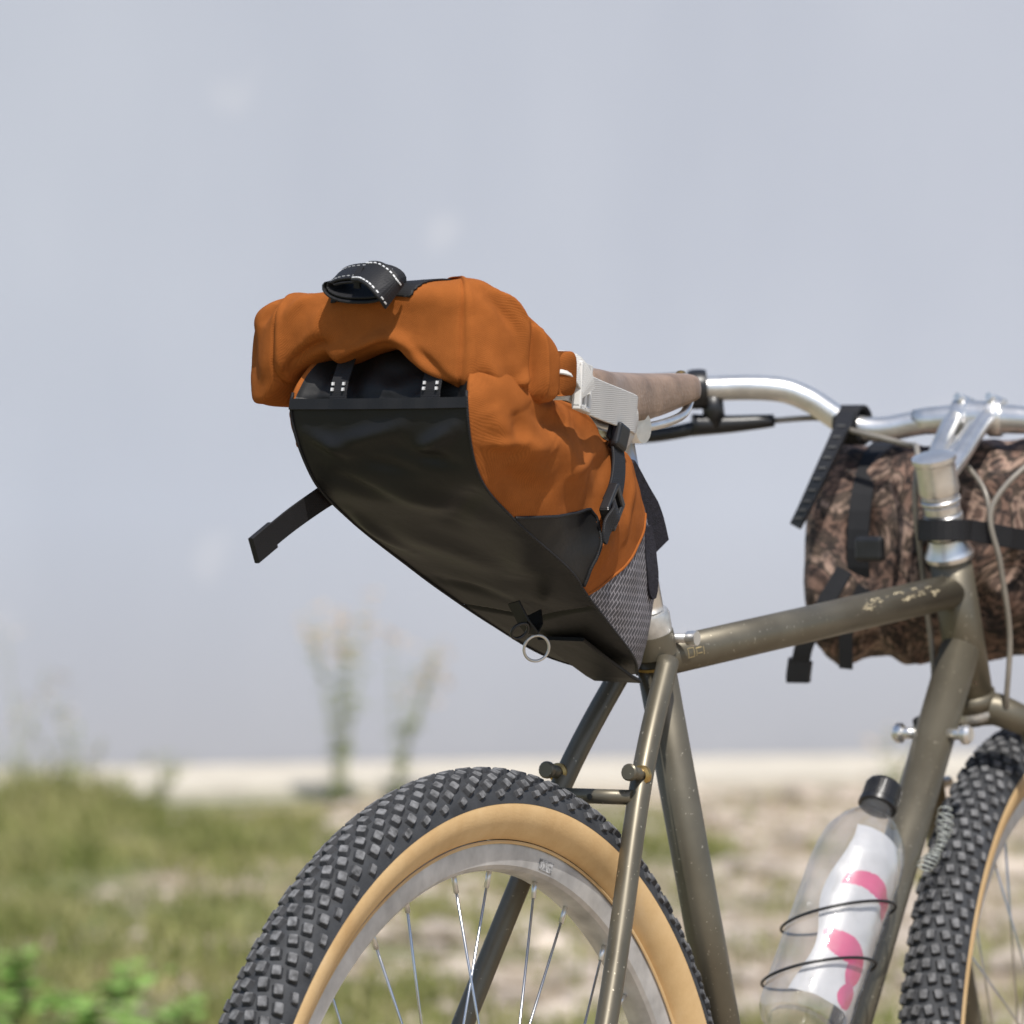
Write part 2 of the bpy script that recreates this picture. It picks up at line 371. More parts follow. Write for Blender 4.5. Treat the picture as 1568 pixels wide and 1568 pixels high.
for s in (1,-1):
    g=[SB(-.055,s*.250,1.0310),SB(-.088,s*.33,1.026),SB(-.122,s*.405,1.0205)]
    tube('handlebar_grip',g,.0150,BLACKPL,bike,24)
    lathe('grip_collar',[(.0105,-.008),(.0165,-.008),(.0175,-.004),(.0175,.004),(.0165,.008),(.0105,.008)],SB(-.0505,s*.240,1.0312),(SB(-.044,s*.25,1.032)-SB(-.078,s*.33,1.027)),BLACKPL,bike,28)
    tube('lever_clamp',[SB(-.046,s*.228,1.026),SB(-.040,s*.228,1.000)],[.009,.010],BLACKPL,bike,14)
    tube('brake_lever_body',cr([SB(-.020,s*.180,1.004),SB(-.035,s*.215,1.001),SB(-.050,s*.245,1.000)],4),[.0055,.0100],BLACKPL,bike,14)
    tube('brake_lever_blade',cr([SB(-.045,s*.235,.999),SB(-.055,s*.29,.990),SB(-.085,s*.36,.991),SB(-.11,s*.40,.998)],6),[.0065,.0045],BLACKPL,bike,14)
def cable(name,pts,r=.0024,mat=CABLE): tube(name,cr(pts,8),r,mat,bike,10)
cable('brake_cable_rear',[SB(-.020,.180,1.004),SB(-.006,.14,1.006),(.800,.12,.996),(.79,.06,.983),(.745,.025,.976),(.735,.022,.93),(.757,.024,.86),(.770,.022,.79),(.765,.022,.75)],.0025)
cable('brake_cable_front',[SB(-.020,-.180,1.004),SB(-.006,-.14,.998),(.80,-.07,.975),(.765,-.036,.93),(.772,-.040,.88),(.790,-.040,.82),(.800,-.032,.762),(.83,-.02,.745)],.0025)
cable('cable_far',[(.83,.03,.985),(.80,.02,.980),(.77,-.025,.945),(.765,-.035,.91)],.0022)
for s in(-1,1):
    c=Vector((.724,s*.015,.738))
    tube('cable_stop_boss',[c,c+Vector((0,s*.018,0))],.0048,STEEL,bike,14)
    lathe('cable_stop_cap',[(0,0),(.006,0),(.0085,.002),(.0085,.006),(.006,.009),(0,.009)],c+Vector((0,s*.012,0)),(0,s,0),STEEL,bike,20)
tt0=Vector((.250,0,.813)); tt1=Vector((.764,0,.858)); td=(tt1-tt0).normalized(); tn=Vector((-td.z,0,td.x)); 
def ttpatch(name,s0,s1,a0,a1,mat,jag=0):
    V=[];F=[];n=14;m=5
    for i in range(n+1):
        for j in range(m+1):
            jj=1+ (random.uniform(-jag,jag) if jag else 0)
            a=radians(a0+(a1-a0)*(j/m-.5)*jj+(a1-a0)*.5); s=s0+(s1-s0)*i/n
            V.append(tt0+td*s+(tn*sin(a)+Vector((0,-1,0))*cos(a))*.01485)
    for i in range(n):
        for j in range(m):
            if jag and random.random()<jag*.5: continue
            F.append((i*(m+1)+j,i*(m+1)+j+1,(i+1)*(m+1)+j+1,(i+1)*(m+1)+j))
    obj(name,V,F,mat,bike)
for a,b,c,d in((.026,.0268,-8,22),(.035,.0358,-8,22),(.0268,.035,20,22),(.0268,.035,-8,-6),(.039,.048,15,19),(.039,.0398,-6,15),(.041,.048,-1,1.5),(.0505,.0512,-6,19)):
    ttpatch('top_tube_decal',a,b,c,d,DECAL)
random.seed(3)
CHIP=M('paint_chip',(.62,.52,.34),.6,0,.2,150)
for i in range(26):
    s=.320+random.random()*.135; a=26+random.uniform(-20,20); ttpatch('paint_chip',s,s+random.uniform(.003,.018),a,a+random.uniform(3,9),CHIP,1.1)
st=[(.055,.060,1.036,.030),(.09,.058,1.034,.036),(.13,.042,1.0325,.038),(.17,.031,1.032,.036),(.22,.0235,1.032,.030),(.27,.0190,1.033,.020),(.290,.0170,1.033,.015),(.300,.0120,1.0315,.011),(.306,.005,1.028,.006)]
V=[];F=[];m=24
sp=cr([(a,b,c) for a,b,c,d in st],5); sd=cr([(d,0,0) for a,b,c,d in st],5)
for p,d in zip(sp,sd):
    x,w,z=p; dp=d.x
    for j in range(m+1):
        t=j/m*2-1; a=abs(t)
        if a<.55: yy=w*sin(a/.55*pi/2*.92)/sin(pi/2*.92)*.96; zz=z-.007*(a/.55)**2.5
        else:
            k=(a-.55)/.45; yy=w*(.96+.10*sin(k*pi*.6)-.12*k*k); zz=z-.007-dp*k*.85
        V.append((x,math.copysign(yy,t),zz))
for i in range(len(sp)-1):
    for j in range(m): F.append((i*(m+1)+j,(i+1)*(m+1)+j,(i+1)*(m+1)+j+1,i*(m+1)+j+1))
o=obj('saddle_leather',V,F,LEATHER,bike); sm=o.modifiers.new('s','SOLIDIFY'); sm.thickness=.004; sm.offset=-1
for s in(1,-1):
    tube('saddle_rail',cr([(.290,s*.008,1.012),(.26,s*.016,.999),(.19,s*.022,.990),(.12,s*.022,.992),(.06,s*.04,1.010)],6),.0035,STEEL,bike,12)
tube('saddle_nose_bolt',[(.280,0,1.010),(.300,0,1.014)],.005,STEEL,bike,14)
tube('seatpost_head',[(.186,-.026,.990),(.186,.026,.990)],.012,STEEL,bike,20)
lathe('saddle_rivet',[(0,.0022),(.003,.0015),(.0045,0)],(.290,0,1.0335),(0,0,1),BRASS,bike,12)

# ------------------------------------------------------------ saddle bag
bag=empty('saddle_bag')
ST=[(.200,.803,.215,.835,.012,.014,.010),(.149,.818,.207,.868,.038,.036,.026),(.091,.843,.185,.912,.051,.050,.036),(.042,.866,.152,.952,.060,.062,.044),
(.003,.886,.105,.985,.067,.070,.052),(-.077,.922,.040,1.006,.069,.083,.060),(-.127,.9545,-.010,1.016,.070,.090,.062),(-.147,1.007,-.050,1.028,.073,.088,.060),(-.118,1.048,-.060,1.062,.060,.066,.050)]
def stat(s):
    s=max(0,min(len(ST)-1.0001,s)); i=int(s); t=s-i; g=lambda k:ST[max(0,min(len(ST)-1,k))]
    a,b,c,d=g(i-1),g(i),g(i+1),g(i+2)
    return [.5*((2*b[k])+(c[k]-a[k])*t+(2*a[k]-5*b[k]+4*c[k]-d[k])*t*t+(3*b[k]-a[k]-3*c[k]+d[k])*t**3) for k in range(7)]
def surf(s,t,side):
    Bx,Bz,Tx,Tz,wb,wm,wt=stat(s)
    if t<=1: lat=wb*t; q=-.02*(1-t*t)
    elif t<=2:
        k=t-1
        lat=wb*(k-.45)*(k-1)/(.45)+wm*k*(k-1)/(.45*-.55)+wt*k*(k-.45)/(.55); q=k*.92
    else:
        k=t-2; lat=wt*cos(k*pi/2)**.8 if k<1 else 0; q=.92+.1*sin(k*pi/2)
    return Vector((Bx+(Tx-Bx)*q,-side*lat,Bz+(Tz-Bz)*q))
def surfn(s,t,side,off=0):
    e=.02; p=surf(s,t,side); ds=surf(s+e,t,side)-surf(s-e,t,side); dt=surf(s,min(t+e,3),side)-surf(s,max(t-e,0),side)
    n_=ds.cross(dt).normalized()
    c=surf(s,0,1)*.5+surf(s,3,1)*.5
    if n_.dot(p-c)<0: n_=-n_
    return p+n_*off,n_
NS=240; ts=[i/34 for i in range(34)]+[1+i/60 for i in range(60)]+[2+i/16 for i in range(16)]+[3]
ring=[(t,1) for t in ts]+[(t,-1) for t in reversed(ts[1:-1])]
NR=len(ring); V=[];F=[];MI=[]; nn=len(ST)-1
SS=[nn*i/NS for i in range(NS+1)]
def G_(x,c,w): return math.exp(-((x-c)/w)**2)
def crease(s,t,s0,t0,s1,t1,w):
    dx,dy=s1-s0,t1-t0; L2=dx*dx+dy*dy; k=max(0,min(1,((s-s0)*dx+(t-t0)*dy)/L2)); d=math.hypot(s-s0-k*dx,t-t0-k*dy)
    return math.exp(-(d/w)**2)*(.35+.65*sin(pi*min(.97,max(.03,k))))
CRS=[(6.7,1.15,5.6,1.45,.10,.006),(6.5,1.55,5.5,1.75,.09,-.004),(6.5,1.35,6.0,1.25,.09,-.006),(5.7,1.6,4.6,1.5,.10,.004),(5.2,1.9,4.2,1.7,.12,-.004),(5.9,1.10,5.0,1.22,.10,-.004),(6.2,1.75,5.9,1.95,.12,.004),(4.6,1.75,4.1,1.95,.1,.004),(3.9,1.3,3.2,1.25,.12,.004),(3.8,1.6,3.1,1.75,.12,-.003),(3.5,1.9,3.0,1.55,.1,.003),(6.4,1.05,6.1,1.3,.06,.004),(4.9,1.45,4.5,1.75,.06,.0025)]
CRU=[(6.62,.25,6.42,-.55,.10,.005),(6.60,.85,6.3,.35,.10,.006),(6.35,.2,6.15,.75,.10,-.005),(6.55,-.85,6.3,-.35,.10,.005),(6.25,-.3,6.05,.25,.09,-.003),(5.9,-.2,5.2,.5,.22,.005),(4.9,-.6,4.2,0,.25,.004),(6.05,-.8,5.6,-.2,.13,-.004),(5.6,.8,5.0,.3,.14,-.004),(4.6,.9,3.9,.3,.16,.003),(5.2,-.9,4.4,-.7,.12,.004),(3.6,-.8,2.9,-.2,.16,-.003)]
def folds(p,s,t,side,n_):
    d=.0022*noise.fractal(p*14+Vector((3,1,0)),1,2,2)
    if t>1.0:
        for a,b,c,e,w,amp in CRS: d+=amp*crease(s,t,a,b,c,e,w)
        d-=.006*G_(s,4.15,.30)*min(1,(t-1)*3)
        d+=.003*G_(s,3.4,.4)
        d+=.0010*noise.noise(p*55)
    else:
        st_=t*side
        for a,b,c,e,w,amp in CRU: d+=amp*crease(s,st_,a,b,c,e,w)
        d-=.0035*G_(s,2.25+.35*abs(st_),.04)
        if s>7.0: d-=.012+.006*noise.noise(Vector((p.y*40,p.z*60,4)))
    edge=min(1,abs(t-1)*6)
    return d*(.25+.75*edge)*min(1,s/.6)
for s in SS:
    for t,sd in ring:
        p,n_=surfn(s,t,sd)
        V.append(p+n_*folds(p,s,t,sd,n_))
WL=[(3.30,0),(3.55,.10),(3.75,.26),(3.95,.38),(4.10,.40),(5.02,0)]
def region(s,t):
    if t<1: return 0
    q=(t-1)*.92
    sb=3.0-1.6*q+1.1*q*q
    if s<sb: return 2 if t<2.4 else 0
    if t<2 and 3.3<s<5.02:
        for (a,b),(c,d) in zip(WL,WL[1:]):
            if a<=s<c and q<b+(d-b)*(s-a)/(c-a): return 0
    return 1
for i in range(NS):
    for j in range(NR):
        j2=(j+1)%NR
        F.append((i*NR+j,i*NR+j2,(i+1)*NR+j2,(i+1)*NR+j))
        t=(ring[j][0]+ring[j2][0])/2; MI.append(region((SS[i]+SS[i+1])/2,t))
F.append(tuple(range(NR)));MI.append(0);F.append(tuple(NS*NR+k for k in range(NR-1,-1,-1)));MI.append(0)
obj('bag_body',V,F,[TARP,ORANGE,RIP],bag,midx=MI)
for sd in(1,-1):
    pts=[surfn(s,1,sd,.0004)[0] for s in [i*.1 for i in range(0,72)]]
    tube('edge_piping',pts,.0011,WEB,bag,8)
pts=[]
for i in range(25):
    q=i/24*.92; t=1+q/.92; sb=3.0-1.6*q+1.1*q*q; p,n_=surfn(sb,t,1); pts.append(p+n_*(folds(p,sb,t,1,n_)+.0002))
tube('panel_seam',pts,.0011,ORANGE,bag,8)
pts=[]
for k in range(40):
    s=3.32+(5.0-3.32)*k/39
    for (a,b),(c,d) in zip(WL,WL[1:]):
        if a<=s<c: q=b+(d-b)*(s-a)/(c-a)
    t=1+q/.92; p,n_=surfn(s,t,1); pts.append(p+n_*(folds(p,s,t,1,n_)+.0004))
tube('wedge_seam',pts,.0013,WEB,bag,8)
pts=[]
for i in range(41):
    y=-1+2*i/40; sd=1 if y>=0 else -1; p,n_=surfn(6.93,abs(y),sd); p=p+n_*(folds(p,6.93,abs(y),sd,n_)+.0012+.0012*noise.noise(Vector((y*5,0,0)))); pts.append(p)
ribbon('pocket_hem',pts,.008,.0022,(0.2,0,1),TARP,bag)
# roll-top closure: rear-surface x, y, z top, z bottom, half thickness
RP=[(-.104,.1260,1.052,1.032,.006),(-.113,.1270,1.067,1.014,.014),(-.128,.1210,1.0735,1.004,.022),(-.142,.107,1.0775,1.005,.028),(-.149,.088,1.081,1.019,.032),(-.150,.068,1.0835,1.032,.033),(-.151,.050,1.085,1.037,.033),(-.151,.040,1.086,1.032,.033),(-.150,.016,1.088,1.040,.032),(-.149,-.008,1.089,1.043,.032),(-.147,-.034,1.090,1.025,.033),(-.141,-.064,1.092,1.010,.035),(-.121,-.079,1.0915,1.008,.033),(-.100,-.088,1.081,1.006,.030),(-.083,-.0945,1.065,1.004,.025),(-.072,-.0975,1.056,1.003,.018),(-.0625,-.0985,1.046,1.006,.010),(-.060,-.096,1.036,1.012,.005)]
NI=14
A=cr([(a,b,0) for a,b,c,d,e in RP],NI); Bq=cr([(c,d,e) for a,b,c,d,e in RP],NI)
V=[];m=120;NA=len(A);RV=[];RNm=[]
for i in range(NA):
    T=(A[min(i+2,NA-1)]-A[max(i-2,0)]); T.z=0; T.normalize(); side=Vector((T.y,-T.x,0))
    if i<NI*6 and side.dot(Vector((-.7,.7,0)))<0: side=-side
    if i>=NI*6 and side.dot(Vector((-.6,-.8,0)))<0: side=-side
    zt,zb,w=Bq[i]; h=(zt-zb)/2; cen=A[i]-side*w+Vector((0,0,(zt+zb)/2))
    row=[];rn=[]
    yy=A[i].y; f_=i/NI
    for k in range(m):
        a=2*pi*k/m; ca,sa_=cos(a),sin(a); e=.58
        u_=math.copysign(abs(ca)**e,ca)*w; v_=math.copysign(abs(sa_)**e,sa_)*h
        p=cen+side*u_+Vector((0,0,1))*v_
        n_=(side*ca+Vector((0,0,1))*sa_)
        fr=max(0,ca)
        d=.0022*noise.fractal(p*15+Vector((1,5,9)),1,2,2)+.0007*noise.noise(p*70)
        d-=.0034*math.exp(-((f_-(4.0+.10*sin(a*2)))/.045)**2)*(.4+.6*fr)
        d+=.0018*math.exp(-((f_-4.25)/.15)**2)
        d-=.0030*math.exp(-((f_-(11.05+.05*sa_))/.045)**2)*(.4+.6*fr)
        d+=.0015*math.exp(-((f_-11.3)/.15)**2)
        def cz(f0,a0,f1,a1,wf,amp):
            dx,dy=f1-f0,(a1-a0)*1.6; L2=dx*dx+dy*dy; aa=a if a<pi else a-2*pi
            kk=((f_-f0)*dx+(aa-a0)*1.6*dy)/L2; kk=max(0,min(1,kk)); dd=math.hypot(f_-f0-kk*dx,(aa-a0)*1.6-kk*dy)
            return amp*math.exp(-(dd/wf)**2)*(.3+.7*sin(pi*min(.95,max(.05,kk))))
        d+=cz(4.3,-.9,7.6,-.15,.36,-.0055)+cz(7.2,-.9,9.6,-.35,.30,.005)+cz(8.6,-.15,11,.15,.5,-.004)+cz(9.6,-.9,11.2,-.55,.35,.0045)+cz(9.8,-.3,10.8,-.8,.2,-.0035)
        d+=cz(11.8,.7,13.3,-.1,.34,-.0055)+cz(11.5,-.1,12.8,-.9,.30,.005)+cz(13.9,.9,13.7,-1.0,.20,-.0085)+cz(14.4,.7,14.5,-.9,.22,.004)+cz(12.4,.9,13.5,.6,.2,.004)+cz(12.9,-.6,13.6,-.3,.2,.004)
        d+=cz(1.6,.6,3.2,-.5,.42,-.004)+cz(2.0,-.7,3.6,-1.0,.35,.004)+cz(5.6,.9,4.5,.1,.3,.004)+cz(3.9,.9,3.3,.2,.3,-.004)+cz(5.3,-.3,6.4,.2,.25,.003)
        d*=min(1,.25+f_*.6)
        row.append(p+n_*d);rn.append(n_)
    RV.append(row);RNm.append(rn);V+=row
F=[]
for i in range(NA-1):
    for k in range(m): F.append((i*m+k,i*m+(k+1)%m,(i+1)*m+(k+1)%m,(i+1)*m+k))
F.append(tuple(range(m)));F.append(tuple((NA-1)*m+k for k in range(m-1,-1,-1)))
obj('roll_top_closure',V,F,ORANGE,bag)
V=[];F=[]
i0,i1=int(NI*6.95),int(NI*10.3)
k0,k1=int(m*.070),int(m*.285)
for i in range(i0,i1+1):
    for k in range(k0,k1+1):
        tt=(i-i0)/(i1-i0); low=(k-k0)/(k1-k0); mid=int(i0+(i1-i0)*(tt*(.78+.22*low)+.06*(1-low)))
        V.append(RV[mid][k]+RNm[mid][k]*.0018)
w_=k1-k0+1
for i in range(i1-i0):
    for k in range(w_-1): F.append((i*w_+k,i*w_+k+1,(i+1)*w_+k+1,(i+1)*w_+k))
o=obj('closure_patch',V,F,WEB,bag); sm=o.modifiers.new('s','SOLIDIFY'); sm.thickness=.0016; sm.offset=1
LC=Vector((-.150,.010,1.0885)); LW=Vector((.86,.10,.42)).normalized()
def loopp(a,rx=.026,rz=.0085): 
    return LC+Vector((0,-1,0.0))*rx*math.copysign(abs(cos(a))**.8,cos(a))+Vector((0,0,1))*(rz*sin(a)-.001*cos(a))
pts=[loopp(radians(a)) for a in range(0,361,10)]
ribbon('strap_loop',pts,.026,.0020,LW,WEB,bag)
pts=[loopp(radians(a),.0225,.0055) for a in range(30,320,12)]
ribbon('strap_loop_inner',pts,.025,.0018,LW,WEB,bag)
TP=cr([LC+Vector((-.011,-.004,.0080)),LC+Vector((-.013,-.013,.0075)),LC+Vector((-.016,-.023,.0030)),LC+Vector((-.016,-.030,-.004)),LC+Vector((-.009,-.031,-.010))],6); TW=Vector((.70,-.30,.55)).normalized()
ribbon('strap_end',TP,.0235,.0020,TW,WEB,bag)
ribbon('strap_keeper',[LC+Vector((-.010,-.004,.0105)),LC+Vector((-.0155,-.004,.0045)),LC+Vector((-.0135,-.003,-.004))],.005,.0024,(0,1,0),WEB,bag)
V=[];F=[]
def dash(p,d,up,L_=.0018,w=.0007,h=.0004):
    global V,F
    v,f=boxgeo(p,Vector(d)*L_,Vector(up).cross(Vector(d)).normalized()*w,Vector(up).normalized()*h); k=len(V); V+=v; F+=[tuple(i+k for i in q) for q in f]
for off in(-.0095,.0085):
    for a in range(50,150,9):
        p=loopp(radians(a),.0268,.0095)+LW*off; d=(loopp(radians(a+3))-loopp(radians(a-3))).normalized()
        dash(p,d,(p-LC-LW*off).normalized(),.0011,.0005)
    for i in range(1,len(TP)-2,2):
        d=(TP[i+1]-TP[i-1]).normalized(); wv=(TW-d*TW.dot(d)).normalized(); n2=d.cross(wv)
        if n2.x>0: n2=-n2
        dash(TP[i]+wv*off+n2*.0013,d,n2,.0012,.0005)
for yb in(.0405,.0315,-.036,-.0465):
    for k in range(2):
        dash(Vector((-.1445+.0012*k,yb,1.0140+k*.0040)),(.2,0,1),(-1,0,0),.0011,.0008,.0008)
obj('reflective_stitching',V,F,STITCH,bag,smooth=False)
for yb,w in((.036,.014),(-.041,.016)):
    ribbon('inner_strap',[Vector((-.1440,yb,1.004)),Vector((-.1430,yb,1.013)),Vector((-.1405,yb,1.020)),Vector((-.126,yb,1.045))],w,.0014,(0,1,0),WEB,bag)
pts=cr([(-.078,.070,.948),(-.094,.076,.940),(-.140,.077,.922),(-.176,.077,.906),(-.186,.077,.901)],5)
ribbon('hanging_strap',pts,.0175,.0016,[(.35,.0,1)]*len(pts),WEB,bag)
ribbon('hanging_strap_tip',[(-.166,.077,.9105),(-.188,.077,.9005),(-.190,.077,.8995)],.0200,.0042,(.35,0,1),WEB,bag)
def sp_(s,t,off=.004): return surfn(s,t,1,off)[0]
path=[(3.95,1.50),(3.9,1.66),(3.95,1.85),(4.1,2.0),(4.25,2.2)]
pts=cr([sp_(s,t,.003) for s,t in path],5)
ribbon('compression_strap_upper',pts,.017,.0022,[(1,0,-.25)]*len(pts),WEB,bag)
c=sp_(3.95,1.50,.006); n_=surfn(3.95,1.5,1)[1]; d1=Vector((.75,0,.66)).normalized(); d1=(d1-n_*d1.dot(n_)).normalized(); d2=n_.cross(d1)
v,f=join_geo([boxgeo(c+d1*.012,d1*.003,d2*.011,n_*.004),boxgeo(c-d1*.012,d1*.003,d2*.011,n_*.004),boxgeo(c,d1*.003,d2*.010,n_*.0035),boxgeo(c+d2*.0095,d1*.014,d2*.0022,n_*.0038),boxgeo(c-d2*.0095,d1*.014,d2*.0022,n_*.0038)])
bevel(obj('ladder_buckle',v,f,BLACKPL,bag,smooth=False),.0012)
pts=cr([c+n_*.003,c+n_*.008+Vector((-.010,0,-.005)),c+n_*.007+Vector((-.020,0,-.014)),c+n_*.008+Vector((-.026,0,-.026))],6)
ribbon('strap_tail',pts,[.014]*(len(pts)-6)+[.013,.012,.011,.009,.007,.005],.002,[(.7,.1,-.7)]*len(pts),WEB,bag)
c=sp_(4.1,2.0,.006)
v,f=join_geo([boxgeo(c,(.004,0,.009),(.008,0,-.0032),(0,-.0045,.001))])
bevel(obj('side_release_buckle',v,f,BLACKPL,bag,smooth=False),.003,3)
pts=cr([(.150,-.034,.962),(.176,-.030,.940),(.200,-.026,.920),(.217,-.022,.900)],5)
ribbon('velcro_flap',pts,[.010+.010*min(1,i/8) for i in range(len(pts))],.0045,[(.8,-.25,.62)]*len(pts),VELCRO,bag)
pts=[]
for i in range(13):
    k=i/12; s=2.35-1.05*k; t=1.93-.22*k; p,n_=surfn(s,t,1); pts.append(p+n_*(folds(p,s,t,1,n_)+.0022))
ribbon('velcro_patch',pts,[.004+.011*sin(pi*i/12)**.5 for i in range(13)],.0035,(.9,0,-.5),VELCRO,bag)
ribbon('seatpost_strap',[Vector((.193+.021*cos(radians(a))*1.0,-.022*sin(radians(a)),.935-.007*cos(radians(a)))) for a in range(-150,151,15)],.028,.0025,(-.3,0,1),VELCRO,bag)
def ringp(c,R_,nrm):
    nrm=Vector(nrm).normalized(); a=nrm.orthogonal().normalized(); b=nrm.cross(a); return [Vector(c)+R_*(a*cos(2*pi*k/32)+b*sin(2*pi*k/32)) for k in range(32)]
tube('steel_ring',ringp((.041,-.018,.8265),.0098,(.60,.75,.25)),.0011,ALLOY,bag,10,True)
tube('black_ring',ringp((.024,-.014,.8395),.0070,(.3,.75,.6)),.0013,BLACKPL,bag,10,True)
ribbon('ring_loop',[Vector((.022,-.010,.8605)),Vector((.028,-.015,.846)),Vector((.036,-.017,.838)),Vector((.045,-.015,.843)),Vector((.052,-.010,.852))],.012,.002,(.2,1,0),TARP,bag)
ribbon('bottom_tab',[Vector((.10,-.004,.832)),Vector((.135,-.006,.816)),Vector((.165,-.008,.803)),Vector((.178,-.008,.799))],.042,.003,(.1,1,.0),TARP,bag)
# white webbing to the saddle rails
pts=cr([(-.066,-.088,1.020),(-.044,-.096,1.020),(-.014,-.090,1.013),(.03,-.078,1.008),(.10,-.056,1.003),(.143,-.043,.999),(.156,-.030,.996)],6)
ribbon('white_saddle_strap',pts,.028,.0022,[(0,-.1,1)]*len(pts),WHITEWEB,bag)
pts=cr([(.124,-.045,1.006),(.138,-.044,.998),(.144,-.040,.986),(.140,-.036,.976)],4)
ribbon('white_strap_tail',pts,.020,.002,[(.9,.2,.2)]*len(pts),WHITEWEB,bag)
c=Vector((-.028,-.0975,1.016)); d1=Vector((.95,.25,-.10)).normalized(); d2=Vector((.1,0,1)).normalized(); n_=d1.cross(d2)
v,f=join_geo([boxgeo(c+d1*s_,d1*.0022,d2*.0160,n_*.0035) for s_ in(-.013,-.001,.011)]+[boxgeo(c+d2*z_,d1*.0152,d2*.0022,n_*.0032) for z_ in(-.0152,.0152)])
bevel(obj('white_ladder_buckle',v,f,WHITEPL,bag,smooth=False),.0009)
pts=cr([(-.060,-.092,1.034),(-.046,-.101,1.031),(-.034,-.1035,1.020),(-.030,-.103,1.012)],5)
ribbon('white_strap_fold',pts,.020,.0018,[(.7,0,.6)]*len(pts),WHITEWEB,bag)

# ------------------------------------------------------------ handlebar bag
hb=empty('handlebar_bag')
V=[];F=[];n1,n2=110,90
HC=Vector((.902,.012,.893))
for i in range(n1+1):
    l_=-.175+.35*i/n1; k=abs(l_)/.175; r=.095*(1-max(0,(k-.80)/.20)**2.6*.50)
    for j in range(n2):
        a=2*pi*j/n2
        cx=math.copysign(abs(cos(a))**.80,cos(a))*r*.93; cz=math.copysign(abs(sin(a))**.80,sin(a))*r
        p=HC+ll*l_+fl*cx+Vector((0,0,cz-.006*sin(l_*9)))
        n_=(fl*cos(a)+Vector((0,0,1))*sin(a))
        d=.010*noise.fractal(p*9,1,2,3)+.008*(.3-abs(noise.noise(p*24))) +.003*noise.noise(p*60)
        for ls in(.112,-.112): d-=.008*math.exp(-((l_-ls)/.016)**2)
        V.append(p+n_*d)
for i in range(n1):
    for j in range(n2): F.append((i*n2+j,i*n2+(j+1)%n2,(i+1)*n2+(j+1)%n2,(i+1)*n2+j))
F.append(tuple(range(n2-1,-1,-1)));F.append(tuple(n1*n2+k for k in range(n2)))
obj('bag_roll',V,F,CAMO,hb)
for ls in(.112,-.112):
    pts=[HC+ll*ls+fl*.088*cos(radians(a))+Vector((0,0,.093*sin(radians(a)))) for a in range(0,361,10)]
    ribbon('bag_strap',pts,.020,.003,tuple(ll),WEB,hb)
    b_=SB(-.008,ls,1.000)
    ribbon('bar_strap',[b_+Vector((.016*cos(radians(a)),0,.016*sin(radians(a)))) for a in range(0,361,20)],.022,.003,tuple(ll),WEB,hb)
pts=cr([SB(-.020,.112,1.010),SB(-.042,.116,.985),SB(-.055,.125,.958),SB(-.060,.137,.930),SB(-.062,.146,.912)],6)
ribbon('rubber_strap',pts,[.015-.005*i/len(pts) for i in range(len(pts))],.005,[tuple(ll)]*len(pts),BLACKPL,hb)
V=[];F=[]
for i in range(3,len(pts)-2,2):
    d=(pts[i+1]-pts[i-1]).normalized(); v,f=boxgeo(pts[i]+fl*-.003,d*.0012,ll*.0035,fl*.0012); k=len(V);V+=v;F+=[tuple(q+k for q in x) for x in f]
obj('strap_notches',V,F,M('strap_slot',(.05,.05,.05),.6),hb,smooth=False)
pts=cr([SB(-.065,.10,.875),SB(-.074,.118,.84),SB(-.070,.135,.81),SB(-.062,.142,.786)],6)
ribbon('hanging_strap',pts,.016,.0025,[tuple(ll)]*len(pts),WEB,hb)
ribbon('hanging_strap_tip',[SB(-.063,.141,.797),SB(-.060,.144,.782),SB(-.059,.144,.778)],.021,.008,tuple(ll),WEB,hb)
pts=cr([SB(-.072,.08,.86),SB(-.072,.095,.83),SB(-.062,.100,.79)],6)
ribbon('second_hanging_strap',pts,.012,.0025,[tuple(ll)]*len(pts),WEB,hb)
pts=cr([SB(-.03,-.11,1.003),SB(-.05,-.10,.97),SB(-.07,-.085,.93)],6)
ribbon('right_rubber_strap',pts,.018,.006,[tuple(ll)]*len(pts),BLACKPL,hb)
hsp=HT+hax*.026
pts=[Vector((.84,.07,.893)),Vector((.80,.055,.897))]+[hsp+Vector((.022*cos(radians(a)),.022*sin(radians(a)),0)) for a in range(70,291,15)]+[Vector((.79,-.04,.903)),Vector((.83,-.05,.898))]
ribbon('head_tube_strap',pts,.018,.003,(0,0,1),WEB,hb)
v,f=join_geo([boxgeo(SB(-.072,.075,.893),fl*.005,ll*.013,(0,0,.011))])
bevel(obj('strap_buckle',v,f,BLACKPL,hb,smooth=False),.004,3)

# ------------------------------------------------------------ water bottle
wb_=empty('water_bottle')
b0=Vector((.637,0,.700)); bd_=Vector((-.62,0,-.785)).normalized()
lathe('bottle_body',[(.0135,.020),(.0140,.030),(.0165,.034),(.026,.044),(.034,.058),(.0375,.075),(.0385,.09),(.0385,.118),(.0379,.121),(.0385,.124),(.0385,.200),(.0379,.203),(.0385,.206),(.0385,.225),(.0375,.233),(.034,.240),(.028,.2425),(.026,.237),(0,.236)],b0,bd_,CLEAR,wb_,64)
lathe('bottle_cap',[(0,0),(.0125,0),(.0142,.0015),(.0150,.004),(.0152,.019),(.0165,.020),(.0165,.024),(.013,.0245)],b0,bd_,BLACKPL,wb_,40)
G=[]
side1=Vector((0,-1,0)); side2=bd_.cross(side1).normalized()
if side2.x>0: side2=-side2
for k in range(30):
    a=2*pi*k/30; d=side1*cos(a)+side2*sin(a); G.append(boxgeo(b0+bd_*.0115+d*.0153,d*.0005,bd_.cross(d)*.0006,bd_*.007))
v,f=join_geo(G); obj('cap_grip_ribs',v,f,BLACKPL,wb_,smooth=False)
V=[];F=[];MI=[];n1,n2=190,170
a0,a1=-60,84
